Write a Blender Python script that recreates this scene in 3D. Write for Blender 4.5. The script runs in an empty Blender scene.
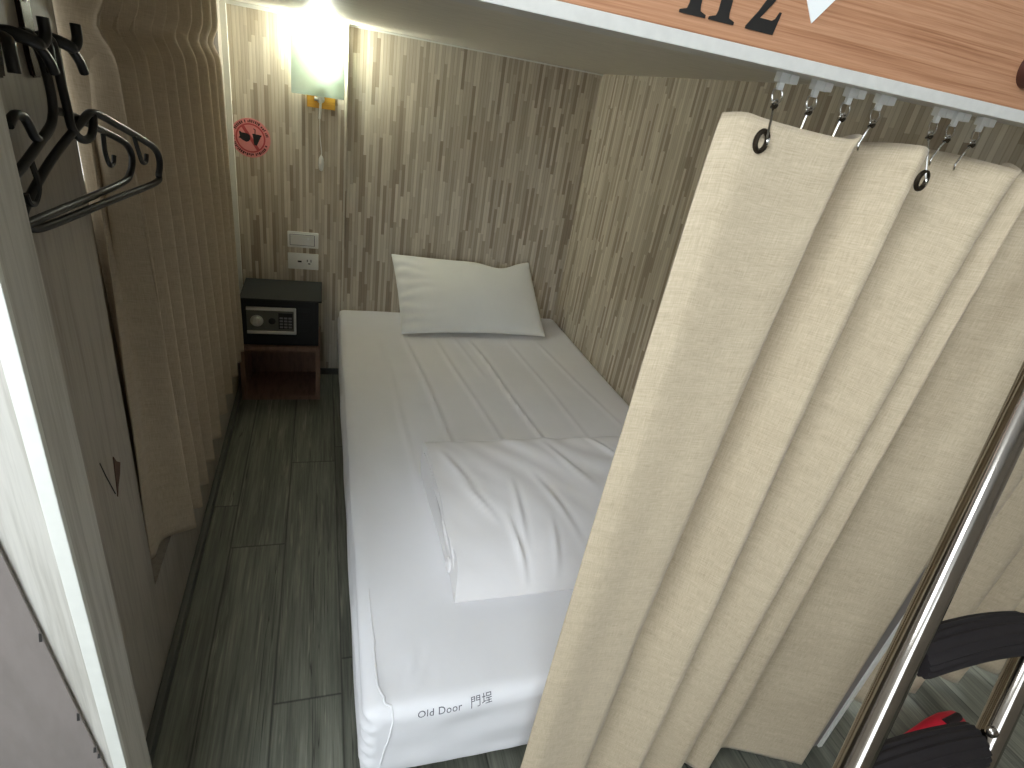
import bpy, bmesh, math, random
from mathutils import Vector, Matrix, noise
from mathutils.bvhtree import BVHTree
random.seed(7)
C = bpy.context.scene.collection
PI = math.pi

# ------------------------------------------------------------------ helpers
def lin(r, g, b):
    f = lambda c: (c / 255 / 12.92) if c / 255 <= 0.04045 else ((c / 255 + 0.055) / 1.055) ** 2.4
    return (f(r), f(g), f(b), 1)

class NT:
    def __init__(s, name):
        s.m = bpy.data.materials.new(name); s.m.use_nodes = True
        s.t = s.m.node_tree; s.n = s.t.nodes; s.b = s.n['Principled BSDF']
    def node(s, typ, **kw):
        n = s.n.new(typ)
        for k, v in kw.items():
            if k.startswith('_'): setattr(n, k[1:], v)
            else: n.inputs[k].default_value = v
        return n
    def link(s, a, b): s.t.links.new(a, b)
    def math(s, op, a, b=None, c=None):
        n = s.n.new('ShaderNodeMath'); n.operation = op
        for i, v in enumerate((a, b, c)):
            if v is None: continue
            if isinstance(v, (int, float)): n.inputs[i].default_value = v
            else: s.link(v, n.inputs[i])
        return n.outputs[0]
    def coord(s, out='Object'): return s.n.new('ShaderNodeTexCoord').outputs[out]
    def sep(s, v):
        n = s.n.new('ShaderNodeSeparateXYZ'); s.link(v, n.inputs[0]); return n.outputs
    def comb(s, x, y, z):
        n = s.n.new('ShaderNodeCombineXYZ')
        for i, v in enumerate((x, y, z)):
            if isinstance(v, (int, float)): n.inputs[i].default_value = v
            else: s.link(v, n.inputs[i])
        return n.outputs[0]
    def noise(s, vec, scale, detail=3, rough=.5):
        n = s.node('ShaderNodeTexNoise', Scale=scale, Detail=detail, Roughness=rough)
        s.link(vec, n.inputs['Vector']); return n.outputs['Fac']
    def white(s, vec):
        n = s.node('ShaderNodeTexWhiteNoise'); s.link(vec, n.inputs['Vector']); return n.outputs['Value']
    def mapping(s, vec, scale, rot=(0, 0, 0)):
        n = s.node('ShaderNodeMapping'); n.inputs['Scale'].default_value = scale; n.inputs['Rotation'].default_value = rot
        s.link(vec, n.inputs['Vector']); return n.outputs[0]
    def ramp(s, fac, stops, interp='LINEAR'):
        n = s.n.new('ShaderNodeValToRGB'); n.color_ramp.interpolation = interp
        e = n.color_ramp.elements
        while len(e) < len(stops): e.new(.5)
        for el, (p, c) in zip(e, stops): el.position = p; el.color = c
        s.link(fac, n.inputs[0]); return n.outputs[0]
    def mix(s, fac, a, b, mode='MIX'):
        n = s.n.new('ShaderNodeMix'); n.data_type = 'RGBA'; n.blend_type = mode
        for i, v in ((0, fac), (6, a), (7, b)):
            if isinstance(v, (int, float)): n.inputs[i].default_value = v
            elif isinstance(v, tuple): n.inputs[i].default_value = v
            else: s.link(v, n.inputs[i])
        return n.outputs[2]
    def bump(s, h, strength=.2, dist=.002):
        n = s.node('ShaderNodeBump', Strength=strength, Distance=dist)
        s.link(h, n.inputs['Height']); s.link(n.outputs[0], s.b.inputs['Normal'])
    def set(s, **kw):
        for k, v in kw.items():
            i = s.b.inputs[k.replace('_', ' ')]
            if isinstance(v, (int, float, tuple)): i.default_value = v
            else: s.link(v, i)
        return s.m

def plain(name, rgb, rough=.5, metal=0, var=.05, scale=40, bump=0, **kw):
    t = NT(name); c = lin(*rgb)
    f = t.noise(t.coord(), scale, 4)
    a = tuple(x * (1 - var) for x in c[:3]) + (1,); b = tuple(min(1, x * (1 + var)) for x in c[:3]) + (1,)
    col = t.ramp(f, [(.3, a), (.7, b)])
    if bump: t.bump(f, bump, .001)
    return t.set(Base_Color=col, Roughness=rough, Metallic=metal, **kw)

def strips(name, axis, w, length, seed):
    """wall covering of narrow vertical strips of random length and tone"""
    t = NT(name); o = t.sep(t.coord()); u = o[axis]; z = o[2]
    # slight width change between strips
    uw = t.math('ADD', u, t.math('MULTIPLY', t.noise(t.comb(u, 0, seed), 45, 1), .008))
    k = t.math('DIVIDE', uw, w); col = t.math('FLOOR', k)
    r1 = t.white(t.comb(col, seed, 0)); r2 = t.white(t.comb(col, seed, 5))
    ln = t.math('MULTIPLY_ADD', r2, length * .8, length * .55)
    row = t.math('FLOOR', t.math('ADD', t.math('DIVIDE', z, ln), t.math('MULTIPLY', r1, 9)))
    v = t.white(t.comb(col, row, seed))
    c = t.ramp(v, [(0, lin(164, 149, 129)), (.14, lin(182, 169, 149)), (.34, lin(197, 186, 167)), (.66, lin(208, 198, 179)), (.88, lin(217, 208, 190))], 'CONSTANT')
    fr = t.math('FRACT', k)
    edge = t.math('MINIMUM', fr, t.math('SUBTRACT', 1, fr))
    groove = t.ramp(edge, [(.03, (0.80, .78, .74, 1)), (.12, (1, 1, 1, 1))])
    grain = t.noise(t.comb(t.math('MULTIPLY', u, 260), seed, t.math('MULTIPLY', z, 14)), 1, 4, .6)
    c = t.mix(1, c, groove, 'MULTIPLY')
    c = t.mix(.35, c, t.ramp(grain, [(.3, (.6, .58, .55, 1)), (.7, (1, 1, 1, 1))]), 'MULTIPLY')
    t.bump(t.math('ADD', t.math('MULTIPLY', v, .6), edge), .15, .002)
    return t.set(Base_Color=c, Roughness=.6)

def floor_mat():
    t = NT('grey_wood_floor'); o = t.sep(t.coord()); x, y = o[0], o[1]
    k = t.math('DIVIDE', t.math('ADD', x, .255), .1525); col = t.math('FLOOR', k)
    r = t.math('MULTIPLY_ADD', t.math('MULTIPLY', col, col), .3265, t.math('MULTIPLY', col, .1205))
    yy = t.math('SUBTRACT', t.math('DIVIDE', y, .94), t.math('ADD', r, .504)); row = t.math('FLOOR', yy)
    v = t.white(t.comb(col, row, 2))
    off = t.math('MULTIPLY', v, 13)
    g1 = t.noise(t.comb(t.math('MULTIPLY', x, 30), t.math('ADD', t.math('MULTIPLY', y, 2.2), off), off), 1, 6, .65)
    g2 = t.noise(t.comb(t.math('MULTIPLY', x, 160), t.math('ADD', t.math('MULTIPLY', y, 5), off), off), 1, 4, .6)
    c = t.ramp(g1, [(.22, lin(70, 71, 63)), (.45, lin(100, 101, 91)), (.62, lin(116, 117, 106)), (.8, lin(146, 146, 132))])
    c = t.mix(.8, c, t.ramp(g2, [(.3, (.5, .5, .5, 1)), (.65, (1.2, 1.2, 1.18, 1))]), 'MULTIPLY')
    g3 = t.noise(t.comb(t.math('MULTIPLY', x, 55), t.math('ADD', t.math('MULTIPLY', y, 3.2), off), t.math('ADD', off, 9)), 1, 3, .7)
    c = t.mix(t.ramp(g3, [(.60, (0, 0, 0, 1)), (.72, (.55, .55, .55, 1))]), c, lin(156, 154, 138))
    c = t.mix(.5, c, t.ramp(v, [(0, (.62, .63, .62, 1)), (1, (1.3, 1.3, 1.27, 1))]), 'MULTIPLY')
    crack = t.noise(t.comb(t.math('MULTIPLY', x, 42), t.math('ADD', t.math('MULTIPLY', y, .75), off), t.math('ADD', off, 4)), 1, 3, .5)
    cr = t.math('ABSOLUTE', t.math('SUBTRACT', crack, .60))
    c = t.mix(1, c, t.ramp(cr, [(.0, (.25, .25, .24, 1)), (.008, (1, 1, 1, 1))]), 'MULTIPLY')
    fx = t.math('FRACT', k); ex = t.math('MULTIPLY', t.math('MINIMUM', fx, t.math('SUBTRACT', 1, fx)), .1525)
    fy = t.math('FRACT', yy); ey = t.math('MULTIPLY', t.math('MINIMUM', fy, t.math('SUBTRACT', 1, fy)), .94)
    e = t.math('MINIMUM', ex, ey)
    c = t.mix(1, c, t.ramp(e, [(.0008, (.25, .25, .25, 1)), (.0022, (1, 1, 1, 1))]), 'MULTIPLY')
    t.bump(t.math('ADD', g2, t.ramp(e, [(.0005, (0, 0, 0, 1)), (.002, (1, 1, 1, 1))])), .25, .001)
    return t.set(Base_Color=c, Roughness=.5)

def laminate(name, base, dark, axis_scale, bump=.12, rough=.5):
    """painted board with fine grain; axis_scale stretches the grain"""
    t = NT(name); v = t.mapping(t.coord(), axis_scale)
    f = t.noise(v, 1, 5, .6)
    g = t.noise(t.mapping(t.coord(), tuple(a * 3.1 for a in axis_scale)), 1, 3, .5)
    c = t.ramp(f, [(.28, lin(*dark)), (.55, lin(*base))])
    c = t.mix(.2, c, t.ramp(g, [(.3, (.6, .6, .6, 1)), (.6, (1, 1, 1, 1))]), 'MULTIPLY')
    t.bump(f, bump, .001)
    return t.set(Base_Color=c, Roughness=rough)

def linen(name, light, dark, density=1.0, trans=0.0):
    t = NT(name); uv = t.coord('UV'); s = t.sep(uv)
    a = t.noise(t.comb(t.math('MULTIPLY', s[0], 700 * density), t.math('MULTIPLY', s[1], 45), 0), 1, 3, .6)
    b = t.noise(t.comb(t.math('MULTIPLY', s[0], 45), t.math('MULTIPLY', s[1], 620 * density), 5), 1, 3, .6)
    big = t.noise(t.comb(t.math('MULTIPLY', s[0], 9), t.math('MULTIPLY', s[1], 60), 9), 1, 3, .6)
    f = t.math('ADD', t.math('MULTIPLY', t.math('ADD', a, b), .4), t.math('MULTIPLY', big, .2))
    c = t.ramp(f, [(.32, lin(*dark)), (.62, lin(*light))])
    t.bump(f, .25, .0008)
    if trans:
        tr = t.node('ShaderNodeBsdfTranslucent'); t.link(c, tr.inputs[0])
        mx = t.node('ShaderNodeMixShader', Fac=trans)
        t.link(t.b.outputs[0], mx.inputs[1]); t.link(tr.outputs[0], mx.inputs[2])
        t.link(mx.outputs[0], t.n['Material Output'].inputs['Surface'])
    return t.set(Base_Color=c, Roughness=.9, Sheen_Weight=.15)

def cotton(name, rgb):
    t = NT(name); co = t.coord()
    w = t.noise(co, 420, 2); f = t.noise(t.mapping(co, (9, 7, 9)), 1, 4, .55)
    c = t.ramp(f, [(.3, tuple(x * .965 for x in lin(*rgb)[:3]) + (1,)), (.7, lin(*rgb))])
    t.bump(t.math('ADD', t.math('MULTIPLY', w, .12), f), .22, .004)
    return t.set(Base_Color=c, Roughness=.85, Sheen_Weight=.1)

def fascia_mat():
    t = NT('orange_wood_grain'); co = t.coord()
    warp = t.noise(t.mapping(co, (3, 3, 9)), 1, 2)
    o = t.sep(co)
    z2 = t.math('ADD', o[2], t.math('MULTIPLY', warp, .007))
    f = t.noise(t.comb(t.math('MULTIPLY', o[0], 2.6), 0, t.math('MULTIPLY', z2, 300)), 1, 4, .6)
    g = t.noise(t.comb(t.math('MULTIPLY', o[0], 22), 3, t.math('MULTIPLY', z2, 800)), 1, 3, .6)
    c = t.ramp(f, [(.3, lin(146, 97, 67)), (.45, lin(174, 126, 93)), (.6, lin(188, 141, 108)), (.75, lin(180, 136, 104))])
    c = t.mix(.35, c, t.ramp(g, [(.3, (.62, .56, .5, 1)), (.6, (1, 1, 1, 1))]), 'MULTIPLY')
    t.bump(f, .2, .0008)
    return t.set(Base_Color=c, Roughness=.5)

def emit(name, rgb, strength):
    t = NT(name); f = t.noise(t.coord(), 30, 2)
    c = t.ramp(f, [(.3, tuple(x * .9 for x in lin(*rgb)[:3]) + (1,)), (.7, lin(*rgb))])
    return t.set(Base_Color=c, Emission_Color=c, Emission_Strength=strength, Roughness=.4)

M = {}
M['strip_back'] = strips('strip_wall_back', 0, .0125, .20, 1.7)
M['strip_col'] = strips('strip_wall_column', 0, .0120, .22, 4.1)
M['strip_right'] = strips('strip_wall_right', 1, .0135, .20, 8.3)
M['floor'] = floor_mat()
M['panel'] = laminate('grey_laminate_wall', (172, 164, 152), (150, 141, 129), (90, 90, 5))
M['post'] = laminate('pale_laminate_post', (204, 200, 191), (172, 167, 156), (110, 110, 4))
M['dim_panel'] = laminate('grey_board', (138, 129, 124), (126, 118, 113), (20, 20, 6), .05)
M['white_trim'] = plain('white_trim', (226, 226, 218), .4, var=.03)
M['cream'] = plain('cream_trim', (206, 199, 180), .5, var=.04)
M['alu'] = plain('white_aluminium_rail', (202, 200, 194), .35, var=.04, scale=90)
M['ceiling'] = laminate('bunk_underside', (218, 213, 199), (204, 198, 184), (9, 60, 20), .1, .5)
M['plaster'] = plain('white_plaster', (225, 225, 222), .8, var=.03)
M['base'] = laminate('dark_baseboard', (84, 84, 77), (62, 62, 56), (60, 4, 60))
M['fascia'] = fascia_mat()
M['curtain'] = linen('beige_linen', (207, 191, 164), (171, 154, 127), trans=.02)
M['curtain_left'] = linen('taupe_linen', (206, 192, 168), (172, 156, 132), trans=.18)
M['sheet'] = cotton('white_cotton_sheet', (232, 231, 233))
M['pillow'] = cotton('white_pillowcase', (232, 231, 224))
M['duvet'] = cotton('white_duvet_cover', (226, 223, 222))
M['print'] = plain('grey_print', (88, 88, 96), .8)
M['black_plastic'] = plain('black_plastic', (20, 20, 21), .38, var=.1)
M['hook_brown'] = plain('dark_bronze', (42, 26, 22), .25, metal=.4)
M['safe'] = plain('black_safe_paint', (17, 17, 18), .55, var=.15, scale=300, bump=.1)
M['safe_top'] = plain('charcoal_mat', (40, 43, 42), .7, var=.1, scale=250, bump=.1)
M['silver'] = plain('satin_silver', (224, 224, 220), .35, metal=.45, var=.04)
M['silver_dark'] = plain('grey_panel', (112, 112, 104), .5, metal=.3, var=.05)
M['key'] = plain('grey_keys', (135, 135, 138), .5)
M['faint'] = plain('faint_print', (46, 48, 50), .8)
M['shelf'] = laminate('red_brown_wood', (142, 112, 94), (112, 86, 72), (70, 14, 14), .15, .55)
M['yellow_wood'] = laminate('yellow_wood', (226, 170, 60), (206, 148, 44), (12, 40, 120), .1)
M['plate'] = plain('white_switch_plastic', (228, 228, 222), .35, var=.02)
M['slot'] = plain('dark_slot', (40, 38, 36), .6)
M['pink'] = plain('pink_sticker', (214, 134, 132), .55, var=.05)
M['red'] = plain('red_ring', (176, 66, 68), .55, var=.08)
M['ink'] = plain('black_ink', (24, 22, 20), .6)
M['dk_red'] = plain('dark_red_ink', (74, 30, 28), .6)
M['chrome'] = plain('chrome', (150, 144, 137), .12, metal=1, var=.02)
M['hookwire'] = plain('steel_wire', (205, 203, 198), .22, metal=1, var=.03)
M['grommet'] = plain('dark_antique_brass', (60, 52, 42), .35, metal=.8, var=.2, scale=200)
M['clear'] = plain('milky_plastic', (244, 244, 240), .35, var=.03, Transmission_Weight=.25)
M['foam'] = plain('black_ribbed_foam', (19, 12, 14), .8, var=.15, scale=160, bump=.15)
M['shoe_red'] = plain('red_shoe_fabric', (206, 18, 50), .6, var=.1)
M['shoe_white'] = plain('white_shoe_rubber', (226, 214, 214), .5)
M['dark_in'] = plain('dark_lining', (30, 20, 22), .8)
M['torn'] = plain('torn_wood', (86, 60, 44), .8, var=.25, scale=90)
M['sticker_white'] = plain('white_sticker', (236, 238, 236), .5, var=.02)
M['brown_knob'] = plain('brown_knob', (66, 36, 28), .3, var=.2)
M['bed_wood'] = laminate('dark_bed_wood', (70, 62, 54), (52, 46, 40), (12, 60, 60))
M['bulb'] = emit('lamp_bulb_glow', (240, 255, 240), 9)
M['win_glass'] = emit('bright_frosted_window', (236, 238, 236), .75)

def glass_shade():
    t = NT('frosted_mint_glass'); c = lin(236, 248, 242)
    f = t.noise(t.coord(), 60, 2)
    col = t.ramp(f, [(.3, tuple(x * .97 for x in c[:3]) + (1,)), (.7, c)])
    tr = t.node('ShaderNodeBsdfTranslucent'); t.link(col, tr.inputs[0])
    mx = t.node('ShaderNodeMixShader', Fac=.5)
    t.link(t.b.outputs[0], mx.inputs[1]); t.link(tr.outputs[0], mx.inputs[2])
    t.link(mx.outputs[0], t.n['Material Output'].inputs['Surface'])
    return t.set(Base_Color=col, Roughness=.25)
M['shade'] = glass_shade()

# ---- mesh builders
def new(): return bmesh.new()

def box(bm, x0, x1, y0, y1, z0, z1, bev=0, seg=2):
    r = bmesh.ops.create_cube(bm, size=1)
    vs = r['verts']
    for v in vs:
        v.co = Vector((x0 if v.co.x < 0 else x1, y0 if v.co.y < 0 else y1, z0 if v.co.z < 0 else z1))
    if bev:
        es = list({e for v in vs for e in v.link_edges})
        bmesh.ops.bevel(bm, geom=es, offset=bev, segments=seg, profile=.6, affect='EDGES')
    return vs

def prism(bm, pts, to3, d0, d1):
    """extrude a 2-D outline; to3(a, b, d) gives the 3-D point"""
    lo = [bm.verts.new(to3(a, b, d0)) for a, b in pts]; hi = [bm.verts.new(to3(a, b, d1)) for a, b in pts]
    n = len(pts)
    bm.faces.new(lo[::-1]); bm.faces.new(hi)
    for i in range(n): bm.faces.new((lo[i], lo[(i + 1) % n], hi[(i + 1) % n], hi[i]))

def catmull(pts, n=8, closed=False):
    P = [Vector(p) for p in pts]; out = []; m = len(P)
    rng = range(m) if closed else range(m - 1)
    for i in rng:
        if closed: a, b, c, d = P[(i - 1) % m], P[i], P[(i + 1) % m], P[(i + 2) % m]
        else:
            b, c = P[i], P[i + 1]; a = P[i - 1] if i else b * 2 - c; d = P[i + 2] if i + 2 < m else c * 2 - b
        for k in range(n):
            t = k / n
            out.append(.5 * ((2 * b) + (c - a) * t + (2 * a - 5 * b + 4 * c - d) * t * t + (3 * b - a - 3 * c + d) * t ** 3))
    if not closed: out.append(P[-1].copy())
    return out

def tube(bm, pts, r, seg=10, closed=False, cap=True):
    P = [Vector(p) for p in pts]; n = len(P); rr = r if isinstance(r, (list, tuple)) else [r] * n
    rings = []; prev = None
    for i in range(n):
        if closed: d = P[(i + 1) % n] - P[i - 1]
        else: d = P[min(i + 1, n - 1)] - P[max(i - 1, 0)]
        d.normalize()
        if prev is None:
            u = d.cross(Vector((0, 0, 1)) if abs(d.z) < .9 else Vector((1, 0, 0))).normalized()
        else:
            u = (prev - d * prev.dot(d)).normalized()
        prev = u; w = d.cross(u)
        rings.append([bm.verts.new(P[i] + (u * math.cos(a) + w * math.sin(a)) * rr[i]) for a in (2 * PI * k / seg for k in range(seg))])
    for i in range(n if closed else n - 1):
        a, b = rings[i], rings[(i + 1) % n]
        for k in range(seg): bm.faces.new((a[k], a[(k + 1) % seg], b[(k + 1) % seg], b[k]))
    if cap and not closed:
        bm.faces.new(rings[0][::-1]); bm.faces.new(rings[-1])

def disc(bm, c, axis, r, h, seg=28, r2=None):
    """short solid of revolution along axis from c"""
    a = Vector(axis).normalized(); c = Vector(c)
    tube(bm, [c, c + a * h], [r, r if r2 is None else r2], seg)

def lathe(bm, c, axis, prof, seg=20):
    a = Vector(axis).normalized(); c = Vector(c)
    tube(bm, [c + a * h for h, _ in prof], [max(q, 1e-4) for _, q in prof], seg)

def grid(bm, fn, nu, nv, uvlen=None):
    vs = [[bm.verts.new(fn(i / nu, j / nv)) for j in range(nv + 1)] for i in range(nu + 1)]
    uv = bm.loops.layers.uv.verify()
    us = [0]
    for i in range(1, nu + 1): us.append(us[-1] + (vs[i][0].co - vs[i - 1][0].co).length)
    vl = [0]
    for j in range(1, nv + 1): vl.append(vl[-1] + (vs[0][j].co - vs[0][j - 1].co).length)
    for i in range(nu):
        for j in range(nv):
            f = bm.faces.new((vs[i][j], vs[i + 1][j], vs[i + 1][j + 1], vs[i][j + 1]))
            for l, (a, b) in zip(f.loops, ((i, j), (i + 1, j), (i + 1, j + 1), (i, j + 1))): l[uv].uv = (us[a], vl[b])
    return vs

def root_of(o):
    while o.parent: o = o.parent
    return o

def obj(name, bm, mat, parent=None, smooth=True, ang=40):
    if parent is not None:
        off = -root_of(parent).location
        bmesh.ops.translate(bm, verts=bm.verts, vec=off)
    bmesh.ops.recalc_face_normals(bm, faces=bm.faces)
    me = bpy.data.meshes.new(name); bm.to_mesh(me); bm.free()
    me.materials.append(mat)
    if smooth:
        me.polygons.foreach_set('use_smooth', [True] * len(me.polygons))
        try: me.set_sharp_from_angle(angle=math.radians(ang))
        except Exception: pass
    o = bpy.data.objects.new(name, me); C.objects.link(o)
    if parent is not None: o.parent = parent
    return o

def tag(o, label, cat, group=None):
    o['label'] = label; o['category'] = cat
    if group: o['group'] = group
    return o

def thing(name, label, cat, loc, group=None):
    o = bpy.data.objects.new(name, None); C.objects.link(o); o.location = loc; o.empty_display_size = .05
    return tag(o, label, cat, group)

def struct(name, bm, mat, smooth=False, label=None):
    o = obj(name, bm, mat, None, smooth); o['kind'] = 'structure'
    o['label'] = label or name.replace('_', ' '); o['category'] = name.split('_')[0]
    return o

def solidify(o, t):
    m = o.modifiers.new('thickness', 'SOLIDIFY'); m.thickness = t; m.offset = 0
    return o

def copy_tree(root, label, delta=(0, 0, 0), rotz=0):
    r = root.copy(); C.objects.link(r); r.location = root.location + Vector(delta); r.rotation_euler = (0, 0, rotz); r['label'] = label
    for ch in [c for c in bpy.data.objects if c.parent == root]:
        c = ch.copy(); C.objects.link(c); c.parent = r
        for g in [g for g in bpy.data.objects if g.parent == ch]:
            d = g.copy(); C.objects.link(d); d.parent = c
    return r

# ------------------------------------------------------------------ dimensions (metres; camera stands at x = y = 0)
BACK, ZC = 2.571, 1.453           # back wall of the cubicle, underside of the upper bunk
XL, XR = -.340, 1.143             # side walls of the cubicle
FY = .557                         # front of the upper bunk board
MZ = .330                         # mattress top

# ------------------------------------------------------------------ setting
bm = new(); box(bm, -1.6, 3.2, -2.0, BACK + .1, -.05, 0); struct('floor', bm, M['floor'], label='dark grey wood plank floor of cubicle and corridor')
bm = new(); box(bm, XL, XR + .06, BACK, BACK + .05, 0, 1.6); struct('wall_back', bm, M['strip_back'], label='rear wall covered in thin vertical beige strips')
bm = new(); box(bm, XL, .087, BACK - .022, BACK, 0, ZC); struct('wall_back_column', bm, M['strip_col'], label='shallow strip-covered column on the rear wall behind the lamp')
bm = new()
box(bm, .083, .090, BACK - .025, BACK - .001, .0, ZC); 
struct('trim_1', bm, M['cream'], label='thin pale edge trim down the column corner')
bm = new()
box(bm, XL, .09, BACK - .034, BACK - .0225, ZC - .012, ZC - .001)
box(bm, .091, XR, BACK - .006, BACK, ZC - .007, ZC - .001)
struct('trim_2', bm, M['white_trim'], label='thin white trim along top of rear wall')
bm = new(); box(bm, XL, XL + .02, BACK - .036, BACK - .0225, .0, ZC); struct('trim_3', bm, M['white_trim'], label='thin pale corner strip behind the taupe curtain')
bm = new(); box(bm, XR, XR + .045, .60, BACK, 0, ZC + .05); struct('wall_right', bm, M['strip_right'], label='side wall with vertical beige strips along the bed')

# partition post between the two cubicles
bm = new(); box(bm, 1.118, 1.190, .548, .60, 0, 1.383); struct('wall_right_post', bm, M['dim_panel'], label='grey end of partition beside beige curtain')
bm = new(); box(bm, 1.114, 1.122, .543, .556, 0, 1.383, .001); box(bm, 1.181, 1.193, .543, .556, 0, 1.383, .001)
struct('trim_4', bm, M['white_trim'], label='pale corner trims of partition post')

# left wall with a window behind the curtain
WY0, WY1, WZ0, WZ1 = 1.038, 2.46, 1.02, 1.44
bm = new()
for y0, y1, z0, z1 in ((.635, WY0, 0, ZC), (WY1, BACK, 0, ZC), (WY0, WY1, 0, .262), (WY0, WY1, WZ1, ZC)):
    box(bm, XL - .14, XL, y0, y1, z0, z1)
box(bm, XL - .14, XL - .11, WY0, WY1, .262, WZ0)
wl = struct('wall_left', bm, M['panel'], label='grey laminate side wall under the taupe curtain')
bm = new()
prism(bm, [(.948, .664), (.957, .648), (.972, .635), (.962, .618), (.944, .602), (.935, .588), (.939, .612)], lambda a, b, d: (XL + d, a, b), .0, .0015)
obj('torn_patch', bm, M['torn'], wl, False)['label'] = 'brown torn flake where laminate has broken'
bm = new(); tube(bm, [(XL, .893, .69), (XL + .0004, .905, .655), (XL + .0004, .928, .60)], .0012, 5)
obj('crack', bm, M['slot'], wl)
bm = new()
for a in ((WY0, WY0 + .022, WZ0, WZ1), (WY1 - .022, WY1, WZ0, WZ1), (WY0 + .022, WY1 - .022, WZ0, WZ0 + .022), (WY0 + .022, WY1 - .022, WZ1 - .022, WZ1)):
    box(bm, XL - .138, XL - .098, a[0], a[1], a[2], a[3], .002)
wn = struct('window_1', bm, M['white_trim'], label='cream framed window half hidden behind taupe curtain')
bm = new(); box(bm, XL - .124, XL - .116, WY0 + .021, WY1 - .021, WZ0 + .021, WZ1 - .021); obj('pane', bm, M['win_glass'], wn, False)
bm = new(); box(bm, XL, XL + .016, .64, BACK - .04, 0, .035, .003); struct('baseboard_left', bm, M['base'], label='dark grey baseboard under the grey wall')
bm = new(); box(bm, XL + .02, .08, BACK - .030, BACK - .0225, 0, .03); struct('baseboard_back', bm, M['base'])

# front post on the left
bm = new(); box(bm, -.40, -.2565, .560, .634, 0, 1.383); struct('wall_front_post', bm, M['post'], label='pale grained post at the cubicle entrance')
bm = new(); box(bm, -.2705, -.2555, .5575, .566, 0, 1.383, .0012); struct('trim_5', bm, M['white_trim'], label='bright white corner strip of entrance post')
bm = new()
prism(bm, [(-1.6, 0), (-.256, 0), (-.2755, .39), (-.313, .815), (-.355, 1.25), (-.372, 1.45), (-.46, 2.45), (-1.6, 2.45)], lambda a, b, d: (a, d, b), .5545, .5575)
wf = struct('wall_front', bm, M['dim_panel'], label='grey board left of entrance post')
for x, z, l in ((-.3035, .695, .012), (-.291, .545, .013), (-.284, .470, .009), (-.2815, .455, .008)):
    bm = new(); prism(bm, [(x - .002, z - l), (x + .001, z - l), (x + .0025, z), (x, z + .002)], lambda a, b, d: (a, d, b), .5538, .5546)
    obj('nick', bm, M['slot'], wf, False)

# upper bunk slab = ceiling of the cubicle, corridor ceiling, far corridor wall with a window
bm = new(); box(bm, XL - .06, 2.4, .60, BACK + .05, ZC, ZC + .05); struct('ceiling', bm, M['ceiling'], label='pale underside of the upper bunk')
bm = new(); box(bm, XL - .06, 2.4, .585, .612, 1.40, ZC + .3); struct('ceiling_beam', bm, M['ceiling'], label='beam behind the orange wood board')
bm = new(); box(bm, -1.6, 3.2, -2.0, BACK + .1, 2.45, 2.5); struct('ceiling_corridor', bm, M['plaster'], label='corridor ceiling')
bm = new()
for x0, x1, z0, z1 in ((-.3, 3.2, 0, 2.45), (-1.6, -.3, 0, .7), (-1.6, -.3, 2.38, 2.45)): box(bm, x0, x1, -2.0, -1.95, z0, z1)
box(bm, -1.65, -1.6, -2.0, BACK + .1, 0, 2.45); box(bm, 3.2, 3.25, -2.0, BACK + .1, 0, 2.45)
struct('wall_corridor', bm, M['panel'], label='corridor wall with the daylight window')

# ------------------------------------------------------------------ upper bunk front board with bed number
fb = thing('bunk_front_board', 'orange wood board of the upper bunk with black number and white arrow', 'bunk board', (.4, FY, 1.396))
bm = new(); box(bm, -1.2, 2.4, FY, FY + .027, 1.3965, 1.80, .0015); obj('panel', bm, M['fascia'], fb, False)
def numeral_one(x):
    s = .0144
    return [(x, 1.4095), (x + .028, 1.4095), (x + .028, 1.4120), (x + .0215, 1.4140), (x + .0205, 1.4180), (x + .0205, 1.474), (x + .0165, 1.474), (x + .002, 1.4660), (x + .002, 1.4635), (x + .0085, 1.465), (x + .0085, 1.418), (x + .0072, 1.4140), (x, 1.4120)]
for x in (.310, .342):
    bm = new(); prism(bm, numeral_one(x), lambda a, b, d: (a, d, b), FY - .0012, FY + .0002); obj('numeral', bm, M['ink'], fb, False)
bm = new()
two = [(.384, 1.4095), (.4165, 1.4095), (.4195, 1.4285), (.4172, 1.4285), (.4145, 1.4225), (.411, 1.4205), (.397, 1.4205), (.407, 1.434), (.4155, 1.447), (.418, 1.458), (.4145, 1.468), (.406, 1.474), (.396, 1.474), (.388, 1.469), (.385, 1.461), (.387, 1.455), (.392, 1.4535), (.3955, 1.457), (.3945, 1.463), (.397, 1.4695), (.402, 1.4695), (.4055, 1.464), (.4055, 1.453), (.402, 1.441), (.394, 1.426), (.384, 1.412)]
prism(bm, two, lambda a, b, d: (a, d, b), FY - .0012, FY + .0002); obj('numeral', bm, M['ink'], fb, False)
bm = new(); prism(bm, [(.457, 1.4265), (.4955, 1.474), (.4185, 1.474)], lambda a, b, d: (a, d, b), FY - .001, FY + .0002); obj('arrow_sticker', bm, M['sticker_white'], fb, False)
bm = new(); lathe(bm, (.778, FY, 1.437), (0, -1, 0), [(0, .020), (.006, .020), (.010, .017), (.012, .0001)], 28); obj('bolt_cap', bm, M['brown_knob'], fb)

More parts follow.
